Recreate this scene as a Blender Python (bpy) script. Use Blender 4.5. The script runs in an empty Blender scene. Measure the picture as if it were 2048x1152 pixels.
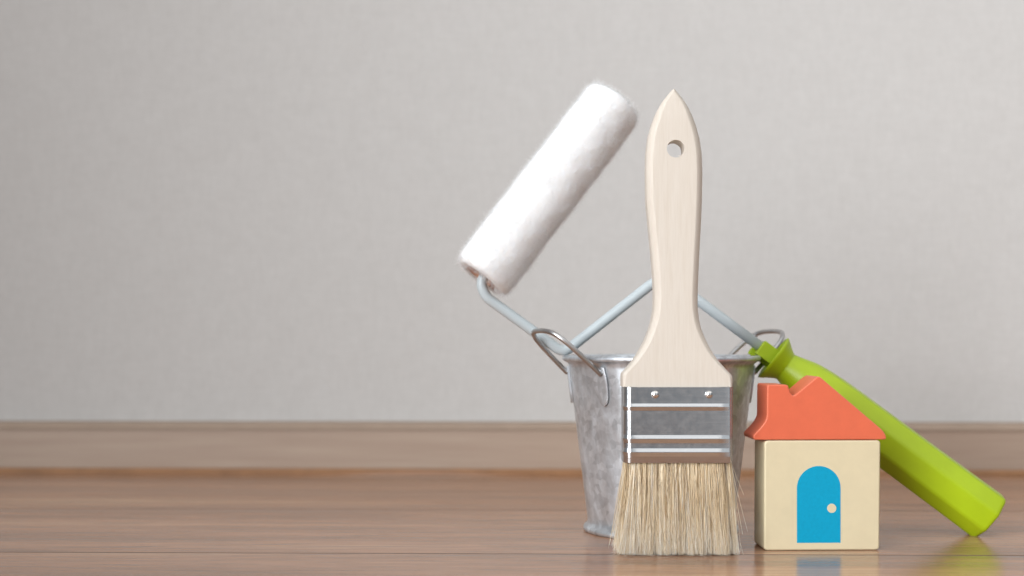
import bpy, bmesh, math, random
import numpy as np
from mathutils import Vector, Matrix

# ------------------------------------------------------------------ set-up
scene = bpy.context.scene
COL = scene.collection
F = 2660.0            # focal length in photo pixels (2048 wide)
D = 0.532             # camera to the plane of the brush (m)
H = 0.086             # camera height (m)
HY, HX = 674.0, 1024.0  # horizon row / centre column

cam_d = bpy.data.cameras.new("camera")
cam = bpy.data.objects.new("camera", cam_d)
COL.objects.link(cam)
cam_d.sensor_width = 36.0
cam_d.lens = 36.0 * F / 2048.0
cam.location = (0, -D, H)
cam.rotation_euler = (math.radians(90), 0, 0)
cam_d.shift_y = (HY - 576.0) / 2048.0
cam_d.clip_start = 0.02
cam_d.clip_end = 50
cam_d.dof.use_dof = True
cam_d.dof.focus_distance = D + 0.002
cam_d.dof.aperture_fstop = cam_d.lens / 6.5
cam_d.dof.aperture_blades = 9
scene.camera = cam

w = bpy.data.worlds.new("World")
scene.world = w
w.use_nodes = True
bg = w.node_tree.nodes["Background"]
bg.inputs[0].default_value = (0.86, 0.93, 1.0, 1)
bg.inputs[1].default_value = 0.26

scene.view_settings.view_transform = 'Standard'
scene.view_settings.look = 'None'
scene.view_settings.exposure = 0.0
scene.view_settings.gamma = 1.0
scene.cycles.max_bounces = 16
scene.cycles.diffuse_bounces = 12
scene.cycles.glossy_bounces = 6
scene.cycles.use_denoising = True

def area(name, loc, target, sx, sy, power, color, spread=180):
    l = bpy.data.lights.new(name, 'AREA')
    l.shape = 'RECTANGLE'; l.size = sx; l.size_y = sy
    l.energy = power; l.color = color; l.spread = math.radians(spread)
    o = bpy.data.objects.new(name, l); COL.objects.link(o)
    o.location = loc
    o.rotation_euler = (Vector(target) - Vector(loc)).to_track_quat('-Z', 'Y').to_euler()
    return o
area("window_light", (-0.80, -1.18, 0.76), (0.62, 0.10, 0.36), 0.85, 1.4, 8.6, (0.95, 0.98, 1.0), 70)
area("ceiling_light", (0.90, -1.70, 2.15), (0.90, -1.70, 0.0), 4.0, 3.9, 46, (1.0, 0.99, 0.975))
area("added_reflection_light", (1.78, -3.6, 0.95), (1.3, 0.0, 0.6), 2.0, 1.9, 6.0, (0.93, 0.97, 1.0))  # added lamp, no real window: grades the ferrule's reflection from dark to light

def P(px, py, y):
    """photo pixel (2048 wide) on the plane at depth y -> world point"""
    s = (D + y) / F
    return Vector(((px - HX) * s, y, H - (py - HY) * s))

# ------------------------------------------------------------------ helpers
def link(name, me, mat=None, parent=None, smooth=True):
    o = bpy.data.objects.new(name, me)
    COL.objects.link(o)
    if mat: me.materials.append(mat)
    if smooth:
        me.polygons.foreach_set("use_smooth", [True] * len(me.polygons))
    if parent:
        o.parent = parent
        o.matrix_parent_inverse = parent.matrix_world.inverted()
    return o

def auto(o, deg=35):
    """sharp edges above an angle"""
    me = o.data
    bm = bmesh.new(); bm.from_mesh(me)
    for e in bm.edges:
        if len(e.link_faces) == 2 and e.calc_face_angle(0) > math.radians(deg):
            e.smooth = False
    bm.to_mesh(me); bm.free()
    return o

def wnorm(o):
    md = o.modifiers.new("wn", 'WEIGHTED_NORMAL'); md.weight = 100; md.keep_sharp = True
    return o

def from_bm(name, bm, mat, parent=None, smooth=True):
    bmesh.ops.recalc_face_normals(bm, faces=bm.faces)
    me = bpy.data.meshes.new(name); bm.to_mesh(me); bm.free()
    return link(name, me, mat, parent, smooth)

def empty(name, loc, label, cat, group=None):
    o = bpy.data.objects.new(name, None); COL.objects.link(o)
    o.empty_display_size = 0.01
    o.location = loc
    o['label'] = label; o['category'] = cat
    if group: o['group'] = group
    bpy.context.view_layer.update()
    return o

def loft(rings, closed=True, cap0=True, cap1=True):
    bm = bmesh.new()
    vs = [[bm.verts.new(p) for p in r] for r in rings]
    n = len(rings[0])
    for a, b in zip(vs[:-1], vs[1:]):
        for i in range(n if closed else n - 1):
            j = (i + 1) % n
            bm.faces.new((a[i], a[j], b[j], b[i]))
    if cap0: bm.faces.new(list(reversed(vs[0])))
    if cap1: bm.faces.new(vs[-1])
    return bm

def smooth_path(pts, sub=8):
    """Catmull-Rom"""
    out = []
    n = len(pts)
    for i in range(n - 1):
        p0 = pts[max(i - 1, 0)]; p1 = pts[i]; p2 = pts[i + 1]; p3 = pts[min(i + 2, n - 1)]
        for k in range(sub):
            t = k / sub
            out.append(0.5 * ((2 * p1) + (p2 - p0) * t + (2 * p0 - 5 * p1 + 4 * p2 - p3) * t * t
                              + (3 * p1 - p0 - 3 * p2 + p3) * t ** 3))
    out.append(pts[-1])
    return out

def fillet_path(pts, rad, n=10):
    """polyline with rounded corners"""
    out = [pts[0]]
    for i in range(1, len(pts) - 1):
        a, b, c = pts[i - 1], pts[i], pts[i + 1]
        r = rad[i] if isinstance(rad, (list, tuple)) else rad
        u = (a - b).normalized(); v = (c - b).normalized()
        ang = u.angle(v)
        d = min(r / math.tan(ang / 2), (a - b).length * .49, (c - b).length * .49)
        p, q = b + u * d, b + v * d
        for k in range(n + 1):
            t = k / n
            out.append(p * (1 - t) ** 2 + b * 2 * t * (1 - t) + q * t * t)
    out.append(pts[-1])
    return out

def tube(path, radius, seg=16, flat=1.0, flat_dir=None, radii=None, cap=True):
    rings = []
    up = None
    n = len(path)
    for i, p in enumerate(path):
        d = (path[min(i + 1, n - 1)] - path[max(i - 1, 0)]).normalized()
        if up is None:
            up = flat_dir.copy() if flat_dir else (Vector((0, 1, 0)) if abs(d.y) < .9 else Vector((1, 0, 0)))
        up = (up - d * up.dot(d)).normalized()
        side = d.cross(up)
        r = radii[i] if radii else radius
        rings.append([p + (up * math.cos(a) * flat + side * math.sin(a)) * r
                      for a in [2 * math.pi * k / seg for k in range(seg)]])
    return loft(rings, True, cap, cap)

def lathe(profile, center, seg=96, axis=None):
    """closed profile (r, z) revolved around the vertical axis at center"""
    bm = bmesh.new()
    rows = []
    for k in range(seg):
        a = 2 * math.pi * k / seg
        rows.append([bm.verts.new((center[0] + r * math.cos(a), center[1] + r * math.sin(a), center[2] + z))
                     for r, z in profile])
    m = len(profile)
    for k in range(seg):
        A, B = rows[k], rows[(k + 1) % seg]
        for i in range(m - 1):
            bm.faces.new((A[i], B[i], B[i + 1], A[i + 1]))
    return bm

def bevel_prism(outline, y0, y1, r, seg=4):
    """outline [(x,z)] extruded in y with rounded front/back edges"""
    bm = bmesh.new()
    f = [bm.verts.new((x, y0, z)) for x, z in outline]
    b = [bm.verts.new((x, y1, z)) for x, z in outline]
    n = len(outline)
    bm.faces.new(f); bm.faces.new(list(reversed(b)))
    for i in range(n):
        j = (i + 1) % n
        bm.faces.new((f[j], f[i], b[i], b[j]))
    bmesh.ops.recalc_face_normals(bm, faces=bm.faces)
    fs, bs = set(f), set(b)
    es = [e for e in bm.edges if (e.verts[0] in fs and e.verts[1] in fs) or (e.verts[0] in bs and e.verts[1] in bs)]
    bmesh.ops.bevel(bm, geom=es, offset=r, segments=seg, profile=0.5, affect='EDGES', clamp_overlap=True)
    return bm

# ------------------------------------------------------------------ materials
def new_mat(name):
    m = bpy.data.materials.new(name); m.use_nodes = True
    nt = m.node_tree
    b = nt.nodes["Principled BSDF"]
    return m, nt, b

def N(nt, kind, **kw):
    n = nt.nodes.new(kind)
    for k, v in kw.items():
        if k.startswith("i_"):
            key = k[2:]
            key = int(key) if key.isdigit() else key.replace("_", " ")
            n.inputs[key].default_value = v
        else:
            setattr(n, k, v)
    return n

def ramp(nt, stops, fac=None, interp='LINEAR'):
    r = nt.nodes.new("ShaderNodeValToRGB")
    r.color_ramp.interpolation = interp
    els = r.color_ramp.elements
    while len(els) < len(stops): els.new(0.5)
    for e, (p, c) in zip(els, stops):
        e.position = p
        e.color = (*c, 1) if len(c) == 3 else c
    if fac: nt.links.new(fac, r.inputs[0])
    return r

def coords(nt, scale=(1, 1, 1), rot=(0, 0, 0), use="Object"):
    tc = nt.nodes.new("ShaderNodeTexCoord")
    mp = nt.nodes.new("ShaderNodeMapping")
    mp.inputs["Scale"].default_value = scale
    mp.inputs["Rotation"].default_value = rot
    nt.links.new(tc.outputs[use], mp.inputs[0])
    return mp.outputs[0]

def noise(nt, vec, scale, detail=4, rough=.55, dist=0):
    n = N(nt, "ShaderNodeTexNoise", i_Scale=scale, i_Detail=detail, i_Roughness=rough, i_Distortion=dist)
    nt.links.new(vec, n.inputs["Vector"])
    return n

def mix(nt, fac, a, b, blend='MIX'):
    m = nt.nodes.new("ShaderNodeMix"); m.data_type = 'RGBA'; m.blend_type = blend
    for i, v in ((0, fac), (6, a), (7, b)):
        if hasattr(v, "links") or isinstance(v, bpy.types.NodeSocket):
            nt.links.new(v, m.inputs[i])
        elif i == 0: m.inputs[0].default_value = v
        else: m.inputs[i].default_value = (*v, 1)
    return m.outputs[2]

def bump(nt, b, height, strength, dist):
    bp = N(nt, "ShaderNodeBump", i_Strength=strength, i_Distance=dist)
    nt.links.new(height, bp.inputs["Height"])
    nt.links.new(bp.outputs[0], b.inputs["Normal"])
    return bp

# wallpaper: woven cloth look
def mat_wall():
    m, nt, b = new_mat("woven_wallpaper")
    v = coords(nt)
    vx = coords(nt, (1, 1, 4.5)); vz = coords(nt, (4.5, 1, 1))
    h = noise(nt, vx, 110, 3, .6); ve = noise(nt, vz, 110, 3, .6)
    add = N(nt, "ShaderNodeMath", operation='ADD')
    nt.links.new(h.outputs[0], add.inputs[0]); nt.links.new(ve.outputs[0], add.inputs[1])
    thread = ramp(nt, [(.36, (0.545, .531, .516)), (.66, (.588, .574, .559))])
    half = N(nt, "ShaderNodeMath", operation='MULTIPLY', i_1=.5)
    nt.links.new(add.outputs[0], half.inputs[0]); nt.links.new(half.outputs[0], thread.inputs[0])
    blot = noise(nt, v, 60, 4, .7)
    bl = ramp(nt, [(.35, (.988, .986, .984)), (.65, (1.006, 1.006, 1.006))], blot.outputs[0])
    c = mix(nt, 1.0, thread.outputs[0], bl.outputs[0], 'MULTIPLY')
    nt.links.new(c, b.inputs["Base Color"])
    b.inputs["Roughness"].default_value = .8
    b.inputs["Specular IOR Level"].default_value = .2
    bump(nt, b, half.outputs[0], .35, .0006)
    return m

def mat_floor():
    m, nt, b = new_mat("brown_wood_floor")
    tc = nt.nodes.new("ShaderNodeTexCoord")
    oi = nt.nodes.new("ShaderNodeObjectInfo")
    mul = N(nt, "ShaderNodeVectorMath", operation='SCALE'); mul.inputs[3].default_value = 1.0
    cmb = nt.nodes.new("ShaderNodeCombineXYZ")
    sc = N(nt, "ShaderNodeMath", operation='MULTIPLY', i_1=37.0)
    nt.links.new(oi.outputs["Random"], sc.inputs[0])
    nt.links.new(sc.outputs[0], cmb.inputs[0]); nt.links.new(sc.outputs[0], cmb.inputs[2])
    av = N(nt, "ShaderNodeVectorMath", operation='ADD')
    nt.links.new(tc.outputs["Object"], av.inputs[0]); nt.links.new(cmb.outputs[0], av.inputs[1])
    def mp(scale):
        k = nt.nodes.new("ShaderNodeMapping"); k.inputs["Scale"].default_value = scale
        nt.links.new(av.outputs[0], k.inputs[0]); return k.outputs[0]
    broad = noise(nt, mp((1.6, 17, 17)), 1.6, 4, .55, .5)
    grain = noise(nt, mp((14, 150, 150)), 2.2, 6, .72, .25)
    pores = noise(nt, mp((22, 900, 900)), 1.3, 2, .5)
    c1 = ramp(nt, [(.30, (.19, .110, .070)), (.45, (.345, .186, .112)), (.56, (.42, .230, .138)), (.72, (.50, .305, .185))], broad.outputs[0])
    c2 = ramp(nt, [(.28, (.70, .68, .67)), (.50, (1, 1, 1)), (.74, (1.16, 1.13, 1.09))], grain.outputs[0])
    c3 = ramp(nt, [(.33, (.72, .70, .68)), (.47, (1, 1, 1))], pores.outputs[0])
    a = mix(nt, 1, c1.outputs[0], c2.outputs[0], 'MULTIPLY')
    a = mix(nt, .8, a, c3.outputs[0], 'MULTIPLY')
    st = noise(nt, mp((.9, 20, 20)), 1.9, 5, .62, .3)
    sf = ramp(nt, [(.55, (0,) * 3), (.67, (.55,) * 3)], st.outputs[0])
    a = mix(nt, sf.outputs[0], a, (.205, .158, .132))
    vr = N(nt, "ShaderNodeMapRange", i_3=.86, i_4=1.10); nt.links.new(oi.outputs["Random"], vr.inputs[0])
    a = mix(nt, 1, a, vr.outputs[0], 'MULTIPLY')
    nt.links.new(a, b.inputs["Base Color"])
    r = ramp(nt, [(.3, (.15,) * 3), (.7, (.22,) * 3)], grain.outputs[0])
    nt.links.new(r.outputs[0], b.inputs["Roughness"])
    b.inputs["IOR"].default_value = 1.42
    hs = N(nt, "ShaderNodeMath", operation='ADD')
    nt.links.new(grain.outputs[0], hs.inputs[0]); nt.links.new(pores.outputs[0], hs.inputs[1])
    bump(nt, b, hs.outputs[0], .12, .0003)
    return m

def mat_simple(name, col, rough=.5, spec=.5, nscale=200, namp=.06, bmp=0, bscale=800, bdist=.0002):
    m, nt, b = new_mat(name)
    v = coords(nt)
    n = noise(nt, v, nscale, 4, .6)
    lo = tuple(c * (1 - namp) for c in col); hi = tuple(min(1, c * (1 + namp)) for c in col)
    r = ramp(nt, [(.3, lo), (.7, hi)], n.outputs[0])
    nt.links.new(r.outputs[0], b.inputs["Base Color"])
    b.inputs["Roughness"].default_value = rough
    b.inputs["Specular IOR Level"].default_value = spec
    if bmp:
        n2 = noise(nt, v, bscale, 3, .55)
        bump(nt, b, n2.outputs[0], bmp, bdist)
    return m

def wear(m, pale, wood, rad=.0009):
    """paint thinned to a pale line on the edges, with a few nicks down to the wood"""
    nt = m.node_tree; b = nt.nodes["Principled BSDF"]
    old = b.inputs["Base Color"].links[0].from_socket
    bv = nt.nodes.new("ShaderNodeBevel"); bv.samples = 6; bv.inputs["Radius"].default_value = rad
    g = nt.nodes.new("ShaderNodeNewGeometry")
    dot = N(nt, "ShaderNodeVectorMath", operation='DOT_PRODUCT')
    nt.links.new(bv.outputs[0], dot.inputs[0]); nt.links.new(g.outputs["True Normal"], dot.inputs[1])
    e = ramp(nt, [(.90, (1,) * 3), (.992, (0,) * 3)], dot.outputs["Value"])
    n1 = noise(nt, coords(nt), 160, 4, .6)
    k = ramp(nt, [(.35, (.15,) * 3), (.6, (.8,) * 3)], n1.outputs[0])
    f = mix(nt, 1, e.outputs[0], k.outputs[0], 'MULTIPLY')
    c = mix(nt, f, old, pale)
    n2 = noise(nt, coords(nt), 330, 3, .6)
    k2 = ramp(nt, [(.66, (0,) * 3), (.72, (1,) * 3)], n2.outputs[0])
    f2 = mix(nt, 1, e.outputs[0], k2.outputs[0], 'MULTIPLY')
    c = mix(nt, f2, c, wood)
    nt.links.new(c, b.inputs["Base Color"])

def mat_board():
    m, nt, b = new_mat("baseboard_wood")
    g = noise(nt, coords(nt, (3, 60, 60)), 3, 4, .6, .2)
    r = ramp(nt, [(.3, (.39, .285, .22)), (.7, (.46, .355, .28))], g.outputs[0])
    nt.links.new(r.outputs[0], b.inputs["Base Color"])
    b.inputs["Roughness"].default_value = .45
    return m

def mat_pale_wood():
    m, nt, b = new_mat("pale_sanded_wood")
    g = noise(nt, coords(nt, (90, 90, 5)), 9, 5, .6, .15)
    fine = noise(nt, coords(nt, (900, 900, 35)), 3, 3, .6)
    c = ramp(nt, [(.25, (.635, .565, .485)), (.5, (.665, .60, .525)), (.75, (.685, .625, .555))], g.outputs[0])
    f = ramp(nt, [(.3, (.96, .953, .943)), (.55, (1, 1, 1))], fine.outputs[0])
    nt.links.new(mix(nt, 1, c.outputs[0], f.outputs[0], 'MULTIPLY'), b.inputs["Base Color"])
    b.inputs["Roughness"].default_value = .52
    b.inputs["Specular IOR Level"].default_value = .35
    s = noise(nt, coords(nt, (1, 1, .5)), 1500, 3, .6)
    bump(nt, b, s.outputs[0], .22, .00015)
    return m

def mat_tin():
    m, nt, b = new_mat("tin_plate")
    b.inputs["Metallic"].default_value = 1
    g = noise(nt, coords(nt, (25, 25, 900)), 2, 3, .6)
    c = ramp(nt, [(.3, (.62, .63, .645)), (.7, (.68, .69, .70))], g.outputs[0])
    nt.links.new(c.outputs[0], b.inputs["Base Color"])
    sp = noise(nt, coords(nt), 420, 3, .7)
    r = ramp(nt, [(.35, (.17,) * 3), (.7, (.27,) * 3)], sp.outputs[0])
    nt.links.new(r.outputs[0], b.inputs["Roughness"])
    wv = noise(nt, coords(nt, (1, 1, 1)), 70, 2, .5)
    bump(nt, b, wv.outputs[0], .055, .0008)
    return m

def mat_galv():
    m, nt, b = new_mat("galvanised_steel")
    v = coords(nt)
    b.inputs["Metallic"].default_value = .68
    big = noise(nt, coords(nt, (1, 1, .42)), 75, 6, .64, .8)
    mid = noise(nt, coords(nt, (1, 1, .7)), 190, 4, .65, .4)
    vor = N(nt, "ShaderNodeTexVoronoi", i_Scale=330.0); nt.links.new(v, vor.inputs["Vector"])
    c1 = ramp(nt, [(.30, (.54, .555, .58)), (.46, (.60, .63, .665)), (.58, (.66, .70, .745)), (.74, (.78, .83, .89))], big.outputs[0])
    c2 = ramp(nt, [(.32, (.82, .81, .805)), (.66, (1.10, 1.10, 1.10))], mid.outputs[0])
    a = mix(nt, 1, c1.outputs[0], c2.outputs[0], 'MULTIPLY')
    sep = N(nt, "ShaderNodeSeparateColor"); nt.links.new(vor.outputs["Color"], sep.inputs[0])
    c3 = ramp(nt, [(0, (.84, .84, .84)), (1, (1.10, 1.10, 1.10))], sep.outputs[0])
    a = mix(nt, 1, a, c3.outputs[0], 'MULTIPLY')
    nt.links.new(a, b.inputs["Base Color"])
    r = ramp(nt, [(.35, (.30,) * 3), (.68, (.50,) * 3)], big.outputs[0])
    nt.links.new(r.outputs[0], b.inputs["Roughness"])
    bump(nt, b, mid.outputs[0], .16, .0004)
    return m

def mat_hair(name, stops, rough=.45, trans=0.0):
    m, nt, b = new_mat(name)
    at = N(nt, "ShaderNodeAttribute", attribute_name="tint")
    r = ramp(nt, stops, at.outputs["Fac"])
    nt.links.new(r.outputs[0], b.inputs["Base Color"])
    b.inputs["Roughness"].default_value = rough
    b.inputs["Specular IOR Level"].default_value = .35
    return m

M_WALL = mat_wall(); M_FLOOR = mat_floor(); M_BOARD = mat_board()
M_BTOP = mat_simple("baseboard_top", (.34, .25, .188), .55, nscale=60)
M_STRIP = mat_simple("orange_wood_strip", (.30, .145, .062), .5, nscale=40, namp=.22)
M_GROOVE = mat_simple("board_edge", (.105, .064, .046), .6)
M_SUB = mat_simple("floor_gap_dark", (.035, .02, .014), .8)
M_WOOD = mat_pale_wood(); M_TIN = mat_tin(); M_GALV = mat_galv()
M_EAR = mat_simple("steel_wire", (.52, .515, .515), .36, nscale=150, namp=.12); M_EAR.node_tree.nodes["Principled BSDF"].inputs["Metallic"].default_value = 1
M_RIVET = mat_simple("rivet_steel", (.78, .77, .76), .2, nscale=300); M_RIVET.node_tree.nodes["Principled BSDF"].inputs["Metallic"].default_value = 1
M_BRISTLE = mat_hair("hog_bristle", [(0, (.16, .10, .055)), (.15, (.46, .32, .17)), (.4, (.80, .63, .40)), (.7, (.90, .78, .58)), (1, (.96, .93, .86))])
M_FLEECE = mat_hair("white_fleece", [(0, (.89, .89, .895)), (1, (.92, .92, .925))], .85)
M_FLEECE.node_tree.nodes["Principled BSDF"].inputs["Specular IOR Level"].default_value = .0
def fleece_bump():
    nt = M_FLEECE.node_tree; b = nt.nodes["Principled BSDF"]
    n1 = noise(nt, coords(nt), 900, 4, .7)
    n2 = noise(nt, coords(nt), 260, 3, .6)
    ad = N(nt, "ShaderNodeMath", operation='ADD')
    nt.links.new(n1.outputs[0], ad.inputs[0]); nt.links.new(n2.outputs[0], ad.inputs[1])
    bump(nt, b, ad.outputs[0], .14, .0006)
fleece_bump()
_b = M_FLEECE.node_tree.nodes["Principled BSDF"]
_b.inputs["Subsurface Weight"].default_value = 1.0
_b.inputs["Subsurface Radius"].default_value = (1.0, .93, .88)
_b.inputs["Subsurface Scale"].default_value = .0035
M_NAP = mat_hair("fleece_fibre", [(0, (.95, .95, .952)), (1, (.975, .975, .978))], .9)
_nt = M_NAP.node_tree
_src = _nt.nodes["Principled BSDF"].inputs["Base Color"].links[0].from_socket
_d = _nt.nodes.new("ShaderNodeBsdfDiffuse"); _t = _nt.nodes.new("ShaderNodeBsdfTranslucent"); _m = _nt.nodes.new("ShaderNodeMixShader")
_m.inputs[0].default_value = .45
_nt.links.new(_src, _d.inputs[0]); _nt.links.new(_src, _t.inputs[0])
_nt.links.new(_d.outputs[0], _m.inputs[1]); _nt.links.new(_t.outputs[0], _m.inputs[2])
_nt.links.new(_m.outputs[0], _nt.nodes["Material Output"].inputs["Surface"])
M_CORE = mat_simple("roller_core", (.72, .42, .27), .5, nscale=300)
M_FRAME = mat_simple("pale_grey_paint", (.51, .57, .595), .32, nscale=90, namp=.03)
M_LIME = mat_simple("lime_plastic", (.375, .51, .005), .38, nscale=120, namp=.04, bmp=.06, bscale=900)
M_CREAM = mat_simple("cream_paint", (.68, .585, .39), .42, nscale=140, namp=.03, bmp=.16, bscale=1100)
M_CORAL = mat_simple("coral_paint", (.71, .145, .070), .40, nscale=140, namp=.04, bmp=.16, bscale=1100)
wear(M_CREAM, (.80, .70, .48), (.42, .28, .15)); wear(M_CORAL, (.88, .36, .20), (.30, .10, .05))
M_BLUE = mat_simple("blue_print", (.001, .325, .53), .5, .25, nscale=900, namp=.05, bmp=.10, bscale=1400)

# ------------------------------------------------------------------ setting: floor and wall (turned a little to the lens)
YAW = math.radians(-1.2)
ROOM = Matrix.Rotation(YAW, 4, 'Z')
WALL_Y = 0.300        # face of the baseboard
PLW = 0.134
SEAM0 = -0.0045       # depth of the seam just in front of the brush

def room_obj(o, loc=(0, 0, 0)):
    o.matrix_world = ROOM @ Matrix.Translation(loc)
    return o

bm = bmesh.new()
bmesh.ops.create_grid(bm, x_segments=1, y_segments=1, size=1)
for v in bm.verts: v.co = Vector((v.co.x * 3, -1.2 + v.co.y * 2.2, -0.012))
floor = from_bm("floor", bm, M_SUB, None, False)
floor['kind'] = 'structure'
floor['label'] = 'brown wooden floor of long boards laid along the wall'
room_obj(floor)

def plank_mesh(L, W, hump=False):
    """one board, long in x, with eased edges; origin at its front edge"""
    g, e, t = .0004, .0004, .011
    prof = [(g, -t), (g, -e), (g + e * .9, -e * .12), (g + e, 0), (W * .25, 0), (W * .5, 0), (W * .75, 0), (W - g - e, 0), (W - g - e * .3, -e * .3), (W - g, -e), (W - g, -t)]
    rings = []
    nx = 161 if hump else 2
    for i in range(nx):
        x = -L / 2 + L * i / (nx - 1)
        r = []
        for y, z in prof:
            dz = 0
            if hump and z > -.005:
                k = max(0, (y - W * .25) / (W * .75))
                dz = k ** 2 * (.0030 * math.exp(-((x + .062) / .05) ** 2) + .0009 * math.exp(-((x - .25) / .10) ** 2))
            r.append((x, y, z + dz))
        rings.append(r)
    bm = loft(rings, True, True, True)
    bmesh.ops.recalc_face_normals(bm, faces=bm.faces)
    for f in bm.faces:
        c = f.calc_center_median()
        if c.z < -.00002 and c.y < .002: f.material_index = 1
    me = bpy.data.meshes.new("plank"); bm.to_mesh(me); bm.free()
    me.materials.append(M_FLOOR); me.materials.append(M_GROOVE)
    return me
base_me = plank_mesh(5.0, PLW)
rng = random.Random(4)
k = 2
while True:
    y0 = SEAM0 + k * PLW
    if k == 1:
        me = plank_mesh(5.0, PLW)
    if k == 2:
        me = plank_mesh(3.0, WALL_Y - .006 - y0, True)
    elif k != 1:
        me = base_me
    o = bpy.data.objects.new("plank", me); COL.objects.link(o)
    room_obj(o, (rng.uniform(-.3, .3) if k != 2 else 0, y0, 0))
    mw = o.matrix_world.copy(); o.parent = floor; o.matrix_parent_inverse = floor.matrix_world.inverted(); o.matrix_world = mw
    k -= 1
    if y0 < -2.4: break

bm = bmesh.new()
def quad_box(bm, x0, x1, y0, y1, z0, z1):
    vs = [bm.verts.new((x, y, z)) for x in (x0, x1) for y in (y0, y1) for z in (z0, z1)]
    for f in ((0, 1, 3, 2), (4, 6, 7, 5), (0, 4, 5, 1), (2, 3, 7, 6), (0, 2, 6, 4), (1, 5, 7, 3)):
        bm.faces.new([vs[i] for i in f])
quad_box(bm, -3, 3, WALL_Y + .012, WALL_Y + .07, -.011, 2.2)
wall = from_bm("wall", bm, M_WALL, None, False)
wall['kind'] = 'structure'
wall['label'] = 'pale grey wall covered in woven wallpaper'
room_obj(wall)
def wall_part(name, prof, mat):
    rings = [[(x, y, z) for y, z in prof] for x in (-2.9, 2.9)]
    o = from_bm(name, loft(rings), mat, None, False)
    room_obj(o); mw = o.matrix_world.copy()
    o.parent = wall; o.matrix_parent_inverse = wall.matrix_world.inverted(); o.matrix_world = mw
    return o
WF = WALL_Y + .0118
BH = 0.0275
wall_part("baseboard", [(WF, -.006), (WALL_Y, -.006), (WALL_Y, BH), (WF, BH)], M_BOARD)
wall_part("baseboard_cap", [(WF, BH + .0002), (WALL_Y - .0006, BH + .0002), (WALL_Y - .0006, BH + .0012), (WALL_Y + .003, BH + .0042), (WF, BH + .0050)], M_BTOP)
wall_part("shoe_strip", [(WALL_Y - .0004, -.005), (WALL_Y - .0050, -.005), (WALL_Y - .0050, .0016), (WALL_Y - .0038, .0034), (WALL_Y - .0004, .0037)], M_STRIP)

# ------------------------------------------------------------------ paint brush
brush = empty("paint_brush", (P(1352, 1104, 0).x, 0, 0),
              "flat paint brush with bare pale wooden handle standing upright on its bristles", "paint brush")
Ls = [(1345.5, 181.6), (1341, 184.5), (1335.5, 190.5), (1321.7, 207.5), (1310.6, 228), (1302, 250.5), (1295, 277), (1291.3, 309), (1290.4, 346), (1291.7, 406), (1296, 450), (1301.6, 507), (1305.2, 554), (1306.8, 590), (1306, 619), (1302.6, 639), (1297, 659), (1289, 680), (1278.5, 700), (1266, 720), (1255, 734), (1244, 746), (1242.6, 750), (1242.8, 772), (1242.8, 800)]
Rs = [(1346.2, 181.6), (1350.5, 185.5), (1356, 191), (1369, 207.5), (1380.5, 228), (1389.5, 250.5), (1397, 277), (1401.8, 309), (1403, 346), (1402.2, 398), (1400, 450), (1397, 502), (1394.6, 554), (1393.2, 590), (1393.3, 619), (1395.6, 639), (1400, 658), (1408, 678), (1417.5, 697), (1428, 714), (1441, 730), (1454, 744), (1460.5, 751), (1461, 765), (1456.5, 800)]
def interp(tab, row):
    return float(np.interp(row, [p[1] for p in tab], [p[0] for p in tab]))
def sm_interp(tab, row):
    return sum(interp(tab, row + d) * k for d, k in ((-4, .2), (0, .6), (4, .2))) if 200 < row < 738 else interp(tab, row)
rows = [181.7, 182.5, 184, 186.5, 190] + list(range(195, 740, 6)) + [742, 746, 749, 752, 756, 762, 768, 772.6, 772.9, 800]
def brush_section(xl, xr, yf, yb, c, row, nb=7):
    """rounded-rect ring in a horizontal plane at the given photo row (measured on plane y=0)"""
    z = P(0, row, 0).z
    a, b = P(xl, row, 0).x, P(xr, row, 0).x
    wdt = b - a
    c = min(c, wdt * .42, (yb - yf) * .47)
    ring = []
    for cx, cy, a0 in ((b - c, yb - c, 0), (a + c, yb - c, 90), (a + c, yf + c, 180), (b - c, yf + c, 270)):
        for k in range(nb):
            t0_, t1_ = math.radians(a0), math.radians(a0 + 90)
            q = k / (nb - 1); t = t0_ + (t1_ - t0_) * q
            px_ = .45 * math.cos(t) + .55 * ((1 - q) * math.cos(t0_) + q * math.cos(t1_))
            py_ = .45 * math.sin(t) + .55 * ((1 - q) * math.sin(t0_) + q * math.sin(t1_))
            ring.append(Vector((cx + c * px_, cy + c * py_, z)))
    return ring
rings = []
for r in rows:
    th = float(np.interp(r, [181, 240, 560, 700, 740, 800], [.0088, .0102, .0112, .0124, .0128, .0128]))
    cc = float(np.interp(r, [181, 240, 600, 700, 745, 770], [.0012, .0028, .0028, .0024, .0016, .0010]))
    ins = 26 if r > 772.7 else 0
    rings.append(brush_section(sm_interp(Ls, r) + ins, sm_interp(Rs, r) - ins, -th / 2, th / 2, cc, r))
handle = from_bm("handle", loft(rings), M_WOOD, brush)
# hanging hole
hc = P(1348.2, 301, 0)
bm = bmesh.new()
bmesh.ops.create_cone(bm, cap_ends=True, segments=48, radius1=.0035, radius2=.0035, depth=.04,
                      matrix=Matrix.Translation(hc) @ Matrix.Rotation(math.radians(90), 4, 'X'))
cut = from_bm("hole_cutter", bm, None)
md = handle.modifiers.new("hole", 'BOOLEAN'); md.operation = 'DIFFERENCE'; md.object = cut; md.solver = 'EXACT'
bpy.context.view_layer.update()
me = bpy.data.meshes.new_from_object(handle.evaluated_get(bpy.context.evaluated_depsgraph_get()))
handle.modifiers.clear(); handle.data = me
bpy.data.objects.remove(cut)
me.polygons.foreach_set("use_smooth", [True] * len(me.polygons))
auto(handle, 50); wnorm(handle)
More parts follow.
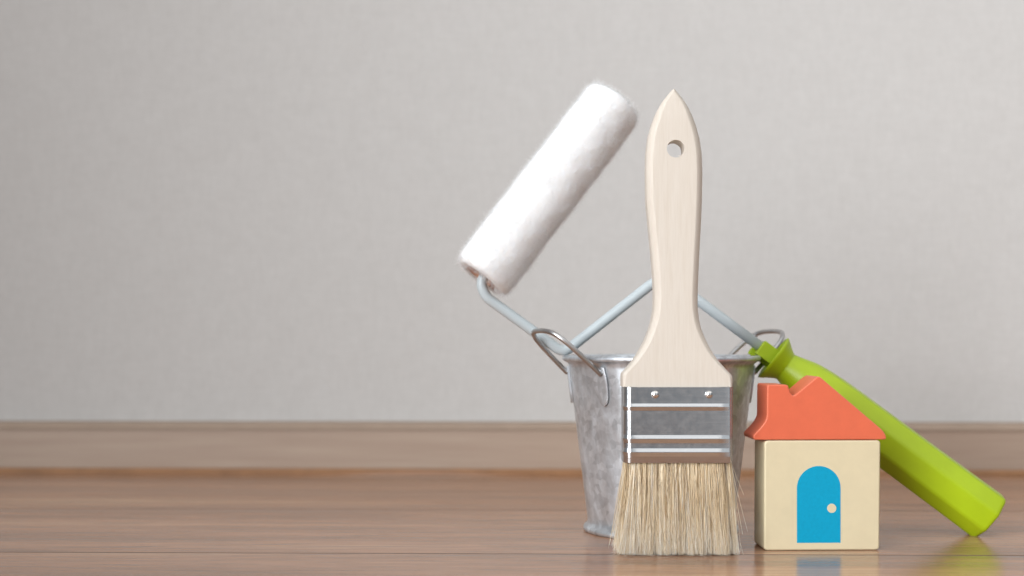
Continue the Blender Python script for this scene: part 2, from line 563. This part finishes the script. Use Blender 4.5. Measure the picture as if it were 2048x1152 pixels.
# raised fibre torn at the hole's lower right edge
bm = bmesh.new()
for (x, y), (x2, y2), rr in (((1365, 312.5), (1354.5, 310.5), 1.1), ((1364, 315), (1357, 313.8), 1.3), ((1365.5, 309), (1361, 308), 1.0)):
    a, b = P(x, y, -.0048), P(x2, y2, -.0056)
    u = Vector((0, 0, 1)) * rr * .0002; v = Vector((0, 1, 0)) * rr * .0002
    q = [bm.verts.new(a + d) for d in (u, v, -u, -v)]; t = bm.verts.new(b)
    for i in range(4): bm.faces.new((q[i], q[(i + 1) % 4], t))
from_bm("splinter", bm, M_WOOD, handle)

# ferrule
FR0, FR1 = 773.0, 922.0
beads = [(805.0, 819.0), (867.0, 883.0), (893.0, 909.5)]
def bead_h(r):
    for a, b in beads:
        if a < r < b:
            m_ = (a + b) / 2 - .6
            s = (r - a) / (m_ - a) if r < m_ else (b - r) / (b - m_)
            return .00060 * min(1, s)
    return 0
frows = [FR0, FR0 + .8]
for a_, b_ in beads:
    m_ = (a_ + b_) / 2 - .6
    frows += [a_ - .5, a_ + .6, m_ - .5, m_ + .5, b_ - .6, b_ + .5]
frows += [912, 917, 921.2, FR1]
def ferrule_ring(r, inset=0.0):
    z = P(0, r, 0).z
    xl, xr = P(1244.5 + inset * 5000, r, 0).x, P(1456.0 - inset * 5000, r, 0).x
    yf, yb = -.0085 + .0010 * (FR1 - r) / (FR1 - FR0) + inset, .0074 - inset
    if r > 910: yf += (r - 910) / 12 * .0005
    flare = .0012                       # right side runs outwards to the back
    pts = []
    def arc(cx, cy, c, a0, a1, n):
        for k in range(n):
            t = math.radians(a0 + (a1 - a0) * k / (n - 1))
            pts.append(Vector((cx + c * math.cos(t), cy + c * math.sin(t), z)))
    cl, cr = .0033, .0009
    arc(xl + cl, yb - cl, cl, 90, 180, 7)
    nl = len(pts)
    arc(xl + cl, yf + cl, cl, 180, 270, 12)
    # front panel
    x0, x1 = xl + cl, xr - cr
    for k in range(1, 24):
        pts.append(Vector((x0 + (x1 - x0) * k / 24, yf, z)))
    arc(xr - cr, yf + cr, cr, 270, 352, 7)
    pts.append(Vector((xr + flare * .5, 0.0, z)))
    pts.append(Vector((xr + flare, yb - .001, z)))
    pts.append(Vector((xr + flare - .001, yb, z)))
    h = bead_h(r)
    if h and not inset:
        for p in pts[nl:]:
            if p.y < yf + .004:
                f = 1.0
                f *= min(1, max(0, (x1 - .0012 - p.x) / .0012)) if p.x > x1 - .0024 else 1
                if p.x < x0: f *= .55
                d = Vector((0, -1, 0)) if p.x >= x0 else Vector((p.x - x0, p.y - (yf + cl), 0)).normalized()
                p += d * h * f
    return pts
outer = [ferrule_ring(r) for r in frows]
inner = [ferrule_ring(FR1, .0004), ferrule_ring(FR1 - 12, .0004)]
top_in = [ferrule_ring(FR0 + 6, .0004), ferrule_ring(FR0, .0004)]
ferrule = from_bm("ferrule", loft(top_in + outer + inner, True, False, True), M_TIN, brush)
wnorm(auto(ferrule, 17))
# folded seam lip at the right
bm = bmesh.new()
a = P(1459.5, FR0 - .5, .0045); b = P(1459.5, FR1 + .5, .0045)
xr2 = P(1464.6, 800, .0045).x
rings = []
for z in (a.z, b.z):
    rings.append([Vector((x, y, z)) for x, y in ((a.x - .001, .0036), (xr2 - .0005, .0036), (xr2 - .0001, .0039), (xr2, .0044), (xr2 - .0002, .0050), (xr2 - .0006, .0052), (a.x - .001, .0052))])
auto(from_bm("seam_lip", loft(rings), M_TIN, ferrule), 50)
# rivets
for px in (1310.5, 1418.0):
    c = P(px, 789.2, -.0080); R = .00155
    prof = [(R * math.cos(t), R * .72 * math.sin(t)) for t in np.linspace(0, math.pi / 2, 8)]
    rings = [[c + Vector((rr * math.cos(a), -.0 - h, rr * math.sin(a))) for a in np.linspace(0, 2 * math.pi, 24, endpoint=False)] for rr, h in prof[:-1]]
    from_bm("rivet", loft(rings, True, False, True), M_RIVET, ferrule)

# bristles
def hair_mesh(name, roots, paths, radii, tint, nside=3):
    """paths: (n, m, 3) points; radii (n, m); tint (n, m)"""
    n, m, _ = paths.shape
    d = np.gradient(paths, axis=1); d /= np.linalg.norm(d, axis=2, keepdims=True) + 1e-12
    ref = np.zeros_like(d); ref[..., 1] = 1.0
    bad = np.abs(d[..., 1]) > .9; ref[bad] = (1, 0, 0)
    u = np.cross(d, ref); u /= np.linalg.norm(u, axis=2, keepdims=True) + 1e-12
    v = np.cross(d, u)
    ang = np.arange(nside) * 2 * math.pi / nside
    V = (paths[:, :, None, :] + radii[:, :, None, None] * (u[:, :, None, :] * np.cos(ang)[None, None, :, None] + v[:, :, None, :] * np.sin(ang)[None, None, :, None]))
    V = V.reshape(-1, 3)
    hi = np.arange(n)[:, None, None] * m * nside; mi = np.arange(m - 1)[None, :, None] * nside; si = np.arange(nside)[None, None, :]
    s2 = (si + 1) % nside
    quads = np.stack([hi + mi + si, hi + mi + s2, hi + mi + nside + s2, hi + mi + nside + si], -1).reshape(-1, 4)
    me = bpy.data.meshes.new(name)
    me.vertices.add(len(V)); me.vertices.foreach_set("co", V.astype(np.float32).ravel())
    me.loops.add(quads.size); me.loops.foreach_set("vertex_index", quads.astype(np.int32).ravel())
    me.polygons.add(len(quads)); me.polygons.foreach_set("loop_start", (np.arange(len(quads)) * 4).astype(np.int32))
    at = me.attributes.new("tint", 'FLOAT', 'POINT')
    at.data.foreach_set("value", np.repeat(tint.reshape(-1), nside).astype(np.float32))
    me.update(); me.validate()
    return me

R = np.random.default_rng(11)
n = 9500; m = 9
z0 = P(0, 915, 0).z
xl, xr = P(1248.5, 922, 0).x, P(1457, 922, 0).x
xc = (xl + xr) / 2; hw = (xr - xl) / 2
u = R.uniform(-1, 1, n); v = R.uniform(-1, 1, n)
front = R.random(n) < .45
v = np.where(front, R.uniform(-1, -.6, n), v)
# clumps share a lean
nc = 420
cu = R.uniform(-1.05, 1.05, nc); cv = R.uniform(-1, 1, nc); cl = R.normal(0, 1, (nc, 2))
idx = np.argmin((u[:, None] - cu) ** 2 * 9 + (v[:, None] - cv) ** 2 * .6, axis=1)
lean = cl[idx] * .0007 + R.normal(0, 1, (n, 2)) * .0007
t = np.linspace(0, 1, m)[None, :]
length_z = z0 - np.abs(R.normal(0, .0016, n)) - .0002
short = R.random(n) < .22
length_z = np.where(short, length_z - R.uniform(0, .007, n), length_z)
pinch = (cu[idx] - u) * hw * .25
edge = np.abs(u) ** 3
dx = u * .0014 + np.sign(u) * edge * .0010 + lean[:, 0] + pinch
dx -= np.where(u < 0, edge * .0014, 0)
dy = v * .0030 + lean[:, 1] * .8 + np.where(v < 0, -.0004, .0004)
paths = np.zeros((n, m, 3))
bend = R.normal(0, .0005, n)[:, None]
paths[..., 0] = xc + u[:, None] * hw + dx[:, None] * t ** 1.25 + bend * np.sin(t * math.pi)
paths[..., 1] = (v * np.where(np.abs(u) > .86, .0048, .0066))[:, None] + dy[:, None] * t ** 1.2 + R.normal(0, .0003, n)[:, None] * np.sin(t * 5)
paths[..., 2] = z0 - length_z[:, None] * t
# stray hairs at both ends
for i, (ux, ox, oz) in enumerate([(-1, -.0050, .0085), (-1, -.0042, .004), (-1, -.0036, .006), (-.98, -.0030, .001), (-1, -.0046, .012), (1, .0046, .008), (1, .0050, .0150), (1, .0029, .0135), (1, .0066, .0075), (.98, .0028, .0030), (1, .0026, .0075)]):
    tt = t[0]
    lz = (z0 - oz) if i not in (6, 7, 8) else (z0 - oz) * (.62 if i != 8 else .95)
    paths[i, :, 0] = xc + ux * hw + ox * tt ** 1.15
    paths[i, :, 1] = -.004 - .002 * tt
    paths[i, :, 2] = z0 - lz * tt
rad = np.where(R.random(n) < .14, R.uniform(.00013, .00017, n), R.uniform(.00006, .00011, n))[:, None] * (1 - .55 * t ** 2)
base_t = np.clip(R.normal(.55, .21, n), .05, .98)
dark = R.random(n) < .08
base_t = np.where(dark, R.uniform(0, .2, n), base_t)
base_t = np.clip(base_t + R.normal(0, .05, nc)[idx], 0, .95)
tint = np.clip(base_t[:, None] + .28 * t ** 3, 0, 1)
paths[..., 2] = np.maximum(paths[..., 2], .00015)
# flagged (split) ends: short pale hairs leaving the last part of many bristles
ns = 7000
src = R.integers(11, n, ns); ts = R.uniform(.74, .97, ns)
i0 = np.floor(ts * (m - 1)).astype(int); fr = (ts * (m - 1) - i0)[:, None]
st0 = paths[src, i0] * (1 - fr) + paths[src, np.minimum(i0 + 1, m - 1)] * fr
sl = R.uniform(.0018, .0058, ns)
sdir = np.stack([R.normal(0, .17, ns), R.normal(0, .13, ns) - .03, -np.ones(ns)], 1)
sdir /= np.linalg.norm(sdir, axis=1, keepdims=True)
tm = t[0][None, :, None]
sp = st0[:, None] + sdir[:, None] * tm * sl[:, None, None] + (R.normal(0, .0004, (ns, 3)))[:, None] * tm ** 2
sp[..., 2] = np.maximum(sp[..., 2], .0001 + R.uniform(0, .0003, ns)[:, None])
paths = np.concatenate([paths, sp])
rad = np.concatenate([rad, np.full((ns, 1), .00005) * (1 - .4 * t)])
tint = np.concatenate([tint, np.clip(R.normal(.86, .12, (ns, 1)), .4, 1) * np.ones((1, m))])
me = hair_mesh("bristles", None, paths, rad, tint)
o = link("bristles", me, M_BRISTLE, brush)
o['kind'] = 'stuff'

# ------------------------------------------------------------------ toy house
HF = .0037; HD = .0195
hb = P(1640, 1101, HF)
house = empty("toy_house", (hb.x, HF, 0), "small wooden toy house with coral roof, cream walls and a blue arched door", "toy house")
HR = Matrix.Translation((hb.x, HF, 0)) @ Matrix.Rotation(math.radians(1.6), 4, 'Z') @ Matrix.Translation((-hb.x, -HF, 0))
HZ = H - (1101.5 - HY) * (D + HF) / F     # brings the base to the floor
def hp(px, py):
    p = P(px, py, HF); return (p.x, p.z - HZ)
def round_poly(pts, rads, n=5):
    out = []
    V2 = [Vector((x, z, 0)) for x, z in pts]
    L = len(V2)
    for i in range(L):
        a, b, c = V2[i - 1], V2[i], V2[(i + 1) % L]
        r = rads[i]
        uu = (a - b).normalized(); vv = (c - b).normalized()
        d = min(r, (a - b).length * .48, (c - b).length * .48)
        p, q = b + uu * d, b + vv * d
        for k in range(n):
            t = k / (n - 1)
            w_ = p * (1 - t) ** 2 + b * 2 * t * (1 - t) + q * t * t
            out.append((w_.x, w_.y))
    return out
pts = [hp(*p) for p in ((1527.5, 1101.4), (1760, 1101.4), (1762.5, 881.2), (1528.5, 881.2))]
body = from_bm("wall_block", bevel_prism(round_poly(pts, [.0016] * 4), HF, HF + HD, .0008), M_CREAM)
pts = [(1507, 880.2), (1777, 880.2), (1769, 863), (1638.5, 752.5), (1630, 757), (1587, 793), (1580, 786), (1576, 770), (1534, 769.5), (1533, 838), (1524, 852), (1505, 872)]
rads = [.0010, .0022, .0030, .0016, .0006, .0012, .0016, .0010, .0009, .003, .004, .0010]
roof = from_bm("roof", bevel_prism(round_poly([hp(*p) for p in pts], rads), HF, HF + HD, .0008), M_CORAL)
# printed door
dl, dr, dt, db = 1593.5, 1681.5, 932.5, 1086.0
arc = [hp(dl, db), hp(dr + 0.0, db)]
cx, ry = (dl + dr) / 2, (dr - dl) / 2
ang = np.linspace(0, math.pi, 28)
arc += [hp(cx + ry * math.cos(a), dt + ry - ry * math.sin(a)) for a in ang]
def sheet(outline, y0, y1):
    bm = bmesh.new()
    f = [bm.verts.new((x, y0, z)) for x, z in outline]; b = [bm.verts.new((x, y1, z)) for x, z in outline]
    bm.faces.new(f); bm.faces.new(list(reversed(b)))
    for i in range(len(f)):
        j = (i + 1) % len(f); bm.faces.new((f[j], f[i], b[i], b[j]))
    return bm
door = from_bm("door", sheet(arc, HF - .00006, HF + .0004), M_BLUE, None, False)
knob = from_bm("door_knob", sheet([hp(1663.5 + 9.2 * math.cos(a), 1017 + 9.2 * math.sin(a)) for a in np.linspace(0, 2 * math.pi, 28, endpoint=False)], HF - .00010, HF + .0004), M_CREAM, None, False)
for o, par in ((body, house), (roof, house), (door, house), (knob, door)):
    o.data.transform(HR)
    o.parent = par; o.matrix_parent_inverse = par.matrix_world.inverted()
    if o in (body, roof): wnorm(auto(o, 60))
bpy.context.view_layer.update()
knob.matrix_parent_inverse = door.matrix_world.inverted()

# ------------------------------------------------------------------ bucket
BY = .060
bc = P(1321.5, 1060, BY); BC = Vector((bc.x, BY, 0))
sB = (D + BY) / F
bucket = empty("metal_bucket", BC, "small galvanised metal bucket standing behind the paint brush", "bucket")
zt = H - (717.5 - HY) * sB
RT, RB = .0412, .0322
def rad_at(z): return RB + (RT - RB) * (z - .003) / (zt - .003)
th = .0005
prof = [(0.0001, .0022), (RB - .001, .0022), (RB - th, .003)]
prof += [(rad_at(z) - th, z) for z in np.linspace(.008, zt - .001, 12)]
prof += [(RT - th, zt)]
bead = .00135
for a in np.linspace(180, -95, 16):
    prof.append((RT + bead * .95 + bead * math.cos(math.radians(a)), zt + bead * .2 + bead * math.sin(math.radians(a))))
prof += [(rad_at(zt - .0022), zt - .0022)]
prof += [(rad_at(z), z) for z in np.linspace(zt - .004, .0075, 24)]
prof += [(RB + .0002, .0048), (RB + .0008, .0030), (RB + .0019, .0024), (RB + .0022, .0013), (RB + .0018, .0003), (RB + .001, 0), (RB - .0012, .0004), (.0001, .0012)]
pail = auto(from_bm("pail", lathe(prof, BC, 128), M_GALV, bucket), 50)

def ear(mid_deg):
    half = 23.6
    am = math.radians(mid_deg)
    o_ = Vector((math.cos(am), math.sin(am), 0)); t_ = Vector((-math.sin(am), math.cos(am), 0))
    zf = zt - .0062
    rf = rad_at(zf)
    feet = [BC + Vector((math.cos(am + s * math.radians(half)), math.sin(am + s * math.radians(half)), 0)) * (rf + .0012) + Vector((0, 0, zf)) for s in (1, -1)]
    mid = (feet[0] + feet[1]) / 2
    span = (feet[0] - feet[1]).length / 2
    ld = (o_ * .74 + Vector((0, 0, 1)) * .67).normalized()
    L = .0275
    pts = [feet[0]]
    for s, l in ((.97, .25), (.90, .62), (.76, .86), (.40, .99), (-.40, .99), (-.76, .86), (-.90, .62), (-.97, .25)):
        pts.append(mid + t_ * span * s + ld * L * l)
    pts.append(feet[1])
    path = smooth_path(pts, 8)
    ring = from_bm("ear", tube(path, .00108, 12), M_EAR, bucket)
    # a spoon-shaped tab at each foot, lying on the pail
    for s in (1, -1):
        a0 = am + s * math.radians(half)
        prof2 = [(.0030, -.0014), (.0012, -.0018), (-.001, -.0022), (-.004, -.0026), (-.008, -.0026), (-.0108, -.0023), (-.0127, -.0015), (-.0134, -.0004)]
        bm = bmesh.new()
        grid = []
        for dz, hwid in prof2:
            z = zf + dz; rr = rad_at(z)
            row = []
            for q in (-1, -.8, -.4, 0, .4, .8, 1):
                aa = a0 + q * abs(hwid) / rr
                lift = .0011 + (.0001 if abs(q) < .5 else (.0000 if abs(q) < .9 else -.0001))
                row.append(bm.verts.new(BC + Vector((math.cos(aa) * (rr + lift), math.sin(aa) * (rr + lift), z))))
            grid.append(row)
        for A, B in zip(grid[:-1], grid[1:]):
            for i in range(6): bm.faces.new((A[i], A[i + 1], B[i + 1], B[i]))
        ret = bmesh.ops.extrude_face_region(bm, geom=bm.faces[:])
        for e in ret["geom"]:
            if isinstance(e, bmesh.types.BMVert):
                d = (e.co - BC); d.z = 0; e.co -= d.normalized() * .0007
        auto(from_bm("tab", bm, M_GALV, ring), 30)
ear(203)
ear(23)

# ------------------------------------------------------------------ paint roller
RY = .058
tipp = P(1950, 1072, .043)
roller = empty("paint_roller", (tipp.x, .043, 0), "paint roller with white fleece sleeve and lime green handle leaning across the bucket", "paint roller")
wr = .00235
raw = [(978, 535, .0540), (961, 566, .0535), (972, 594, .0535), (1127, 706, .0575), (1327, 549, .0590), (1445, 637, .0580), (1530, 700, .0565)]
pp = [P(*q) for q in raw]
path = fillet_path(pp, [0, .006, .008, .0055, .012, .03, 0], 12)
frame = from_bm("wire_frame", tube(path, wr, 20), M_FRAME, roller)

# handle, turned round its axis then octagonal
A = P(1515, 692, .0565); B = P(1976.0, 1033.0, .0455)
ax = (B - A).normalized(); Lh = (B - A).length
up = Vector((0, 1, 0)); up = (up - ax * up.dot(ax)).normalized(); sd = ax.cross(up)      # sd: in the picture plane
px2m = Lh / math.hypot(460.5, 338.5)
tlow = None
def hring(t, r, octo, seg=64):
    c = A + ax * t * px2m
    out = []
    for k in range(seg):
        a = 2 * math.pi * k / seg
        # rounded octagon: apothem-based radius, vertices turned 10 degrees
        aa = (a - math.radians(10) + math.pi / 8) % (math.pi / 4) - math.pi / 8
        # vertex at aa = 0
        e = math.pi / 8 - abs(aa)
        ro = r * math.cos(math.pi / 8) / math.cos(e)
        ro = min(ro, r * .994)
        rr = r * .97 * (1 - octo) + ro * octo
        out.append(c + (sd * math.cos(a) + up * math.sin(a)) * rr * px2m)
    return out
prof = [(64, 31, 0), (70, 31.5, 0), (80, 34, 0), (95, 38.5, 0), (110, 43, .05), (125, 46.5, .2), (150, 50, .55), (180, 52, .85), (220, 53, 1), (300, 53, 1), (420, 53.5, 1), (520, 54, 1), (566, 54.4, 1), (570, 54, 1), (572.8, 52.8, 1), (574.6, 50.2, 1), (575.4, 46, 1)]
grip = from_bm("handle", loft([hring(*q) for q in prof]), M_LIME, roller)
auto(grip, 40)
# flared collar, hollow towards the wire
prof = [(69.5, 20), (69.2, 32.5), (66, 34), (56, 40.5), (46, 48.5), (41.5, 51.5), (39.0, 51.2), (38.0, 49), (44, 44), (52, 37), (57, 28), (58, 18)]
auto(from_bm("collar", loft([hring(t, r, 0) for t, r in prof], True, True, True), M_LIME, grip), 45)
# plug block round the wire
bm = bmesh.new()
def blk(t0, t1, h0, h1, d0, d1):
    rings = []
    for t, e in ((t0, 2), (t0 + 2, 0), (t1, 0)):
        c = A + ax * t * px2m
        rr = [(h1 - e, d0 + e), (h1 - e, d1 - e), (h0 + e, d1 - e), (h0 + e, d0 + e)]
        rings.append([c + (sd * h + up * d) * px2m for h, d in rr])
    return loft(rings)
plug = from_bm("plug", blk(4, 64, -16, 17, -16, 14), M_LIME, grip, False)
bv = plug.modifiers.new("b", 'BEVEL'); bv.width = .0005; bv.segments = 2
fin = from_bm("fin", blk(-7, 60, -22, -6, 12, 24), M_LIME, grip, False)
bv = fin.modifiers.new("b", 'BEVEL'); bv.width = .0008; bv.segments = 2
# drop the lowest point of the handle onto the floor
bpy.context.view_layer.update()
zmin = min((grip.matrix_world @ v.co).z for v in grip.data.vertices)
print("handle lowest z", zmin)

# sleeve
S0 = P(961, 556, .0530); S1 = P(1231, 201, .0665)
sax = (S1 - S0).normalized(); SL = (S1 - S0).length
su = Vector((0, 1, 0)); su = (su - sax * su.dot(sax)).normalized(); ss = sax.cross(su)
RS = .0129
RS = .0137
prof = [(.0012, .0085), (.0002, .0100), (.0004, .0117), (.0018, RS - .0004), (.004, RS)]
prof += [(SL * k / 160, RS) for k in range(10, 152)]
prof += [(SL - .004, RS), (SL - .0018, RS - .0006), (SL - .0003, .0112), (SL, .009)]
rr_ = random.Random(5)
def sleeve_pt(t, r, a):
    return S0 + sax * t + (ss * math.cos(a) + su * math.sin(a)) * r
ph = [rr_.uniform(0, 6.28) for _ in range(8)]
from mathutils import noise as mnoise
def lump(t, a):
    q = Vector((math.cos(a) * RS, math.sin(a) * RS, t))
    return lump0(t, a) + .00030 * mnoise.noise(q * 620) + .00020 * mnoise.noise(q * 1300 + Vector((3, 1, 2)))
def lump0(t, a):
    return .00011 * (math.sin(t * 210 + ph[0] + 2 * a) + math.sin(3 * a + t * 90 + ph[1]) + .8 * math.sin(5 * a - t * 330 + ph[2]) + .7 * math.sin(8 * a + t * 500 + ph[3]))
rings = [[sleeve_pt(t, r + lump(t, a), a) for a in np.linspace(0, 2 * math.pi, 150, endpoint=False)] for t, r in prof]
bmS = loft(rings, True, False, True)
sleeve = from_bm("sleeve", bmS, M_FLEECE, roller)
# core tube
core_prof = [(.0100, .0030), (.0100, .0080), (.0006, .0084), (.0006, .0092), (.012, .0092)]
rings = [[sleeve_pt(t, r, a) for a in np.linspace(0, 2 * math.pi, 48, endpoint=False)] for t, r in core_prof]
auto(from_bm("core_tube", loft(rings, True, True, False), M_CORE, sleeve), 40)
# nap: short curled fibres standing out of the sleeve
nf = 40000; mf = 4
t = R.uniform(-.0006, SL + .0004, nf); a = R.uniform(0, 2 * math.pi, nf)
rb = np.interp(t, [p[0] for p in prof], [p[1] for p in prof])
endl = R.random(nf) < .06
hi_end = R.random(nf) < .5
t = np.where(endl, np.where(hi_end, SL - R.uniform(0, .0012, nf), R.uniform(0, .0012, nf)), t)
rb = np.where(endl, R.uniform(.0085, RS, nf), rb)
Ssu, Sss, Sax = np.array(su), np.array(ss), np.array(sax)
rad_dir = Sss[None] * np.cos(a)[:, None] + Ssu[None] * np.sin(a)[:, None]
tan_dir = -Sss[None] * np.sin(a)[:, None] + Ssu[None] * np.cos(a)[:, None]
lmp = np.array(.00011 * (np.sin(t * 210 + ph[0] + 2 * a) + np.sin(3 * a + t * 90 + ph[1]) + .8 * np.sin(5 * a - t * 330 + ph[2]) + .7 * np.sin(8 * a + t * 500 + ph[3])))
p0 = np.array(S0)[None] + Sax[None] * t[:, None] + rad_dir * (rb + lmp - .0003)[:, None]
endn = np.clip((t - (SL - .003)) / .003, 0, 1) - np.clip((.003 - t) / .003, 0, 1)
nrm = rad_dir + Sax[None] * (endn * 1.1)[:, None]
nrm = np.where(endl[:, None], rad_dir * .35 + Sax[None] * np.where(hi_end, 1, -1)[:, None], nrm)
nrm /= np.linalg.norm(nrm, axis=1, keepdims=True)
wisp = R.random(nf) < .12
ln = np.where(wisp, R.uniform(.0013, .0023, nf), R.uniform(.0007, .0014, nf))
j1 = R.normal(0, .30, (nf, 3)); j2 = R.normal(0, .45, (nf, 3))
s = np.linspace(0, 1, mf)[None, :, None]
paths = p0[:, None] + (nrm[:, None] * s + j1[:, None] * s * .8 + j2[:, None] * s ** 2 * .7) * ln[:, None, None]
rad = np.where(wisp, .000035, .000042)[:, None] * (1 - .5 * np.linspace(0, 1, mf)[None])
tint = np.repeat(R.random(nf)[:, None], mf, 1)
nap = link("nap", hair_mesh("nap", None, paths, rad, tint), M_NAP, sleeve)
nap['kind'] = 'stuff'
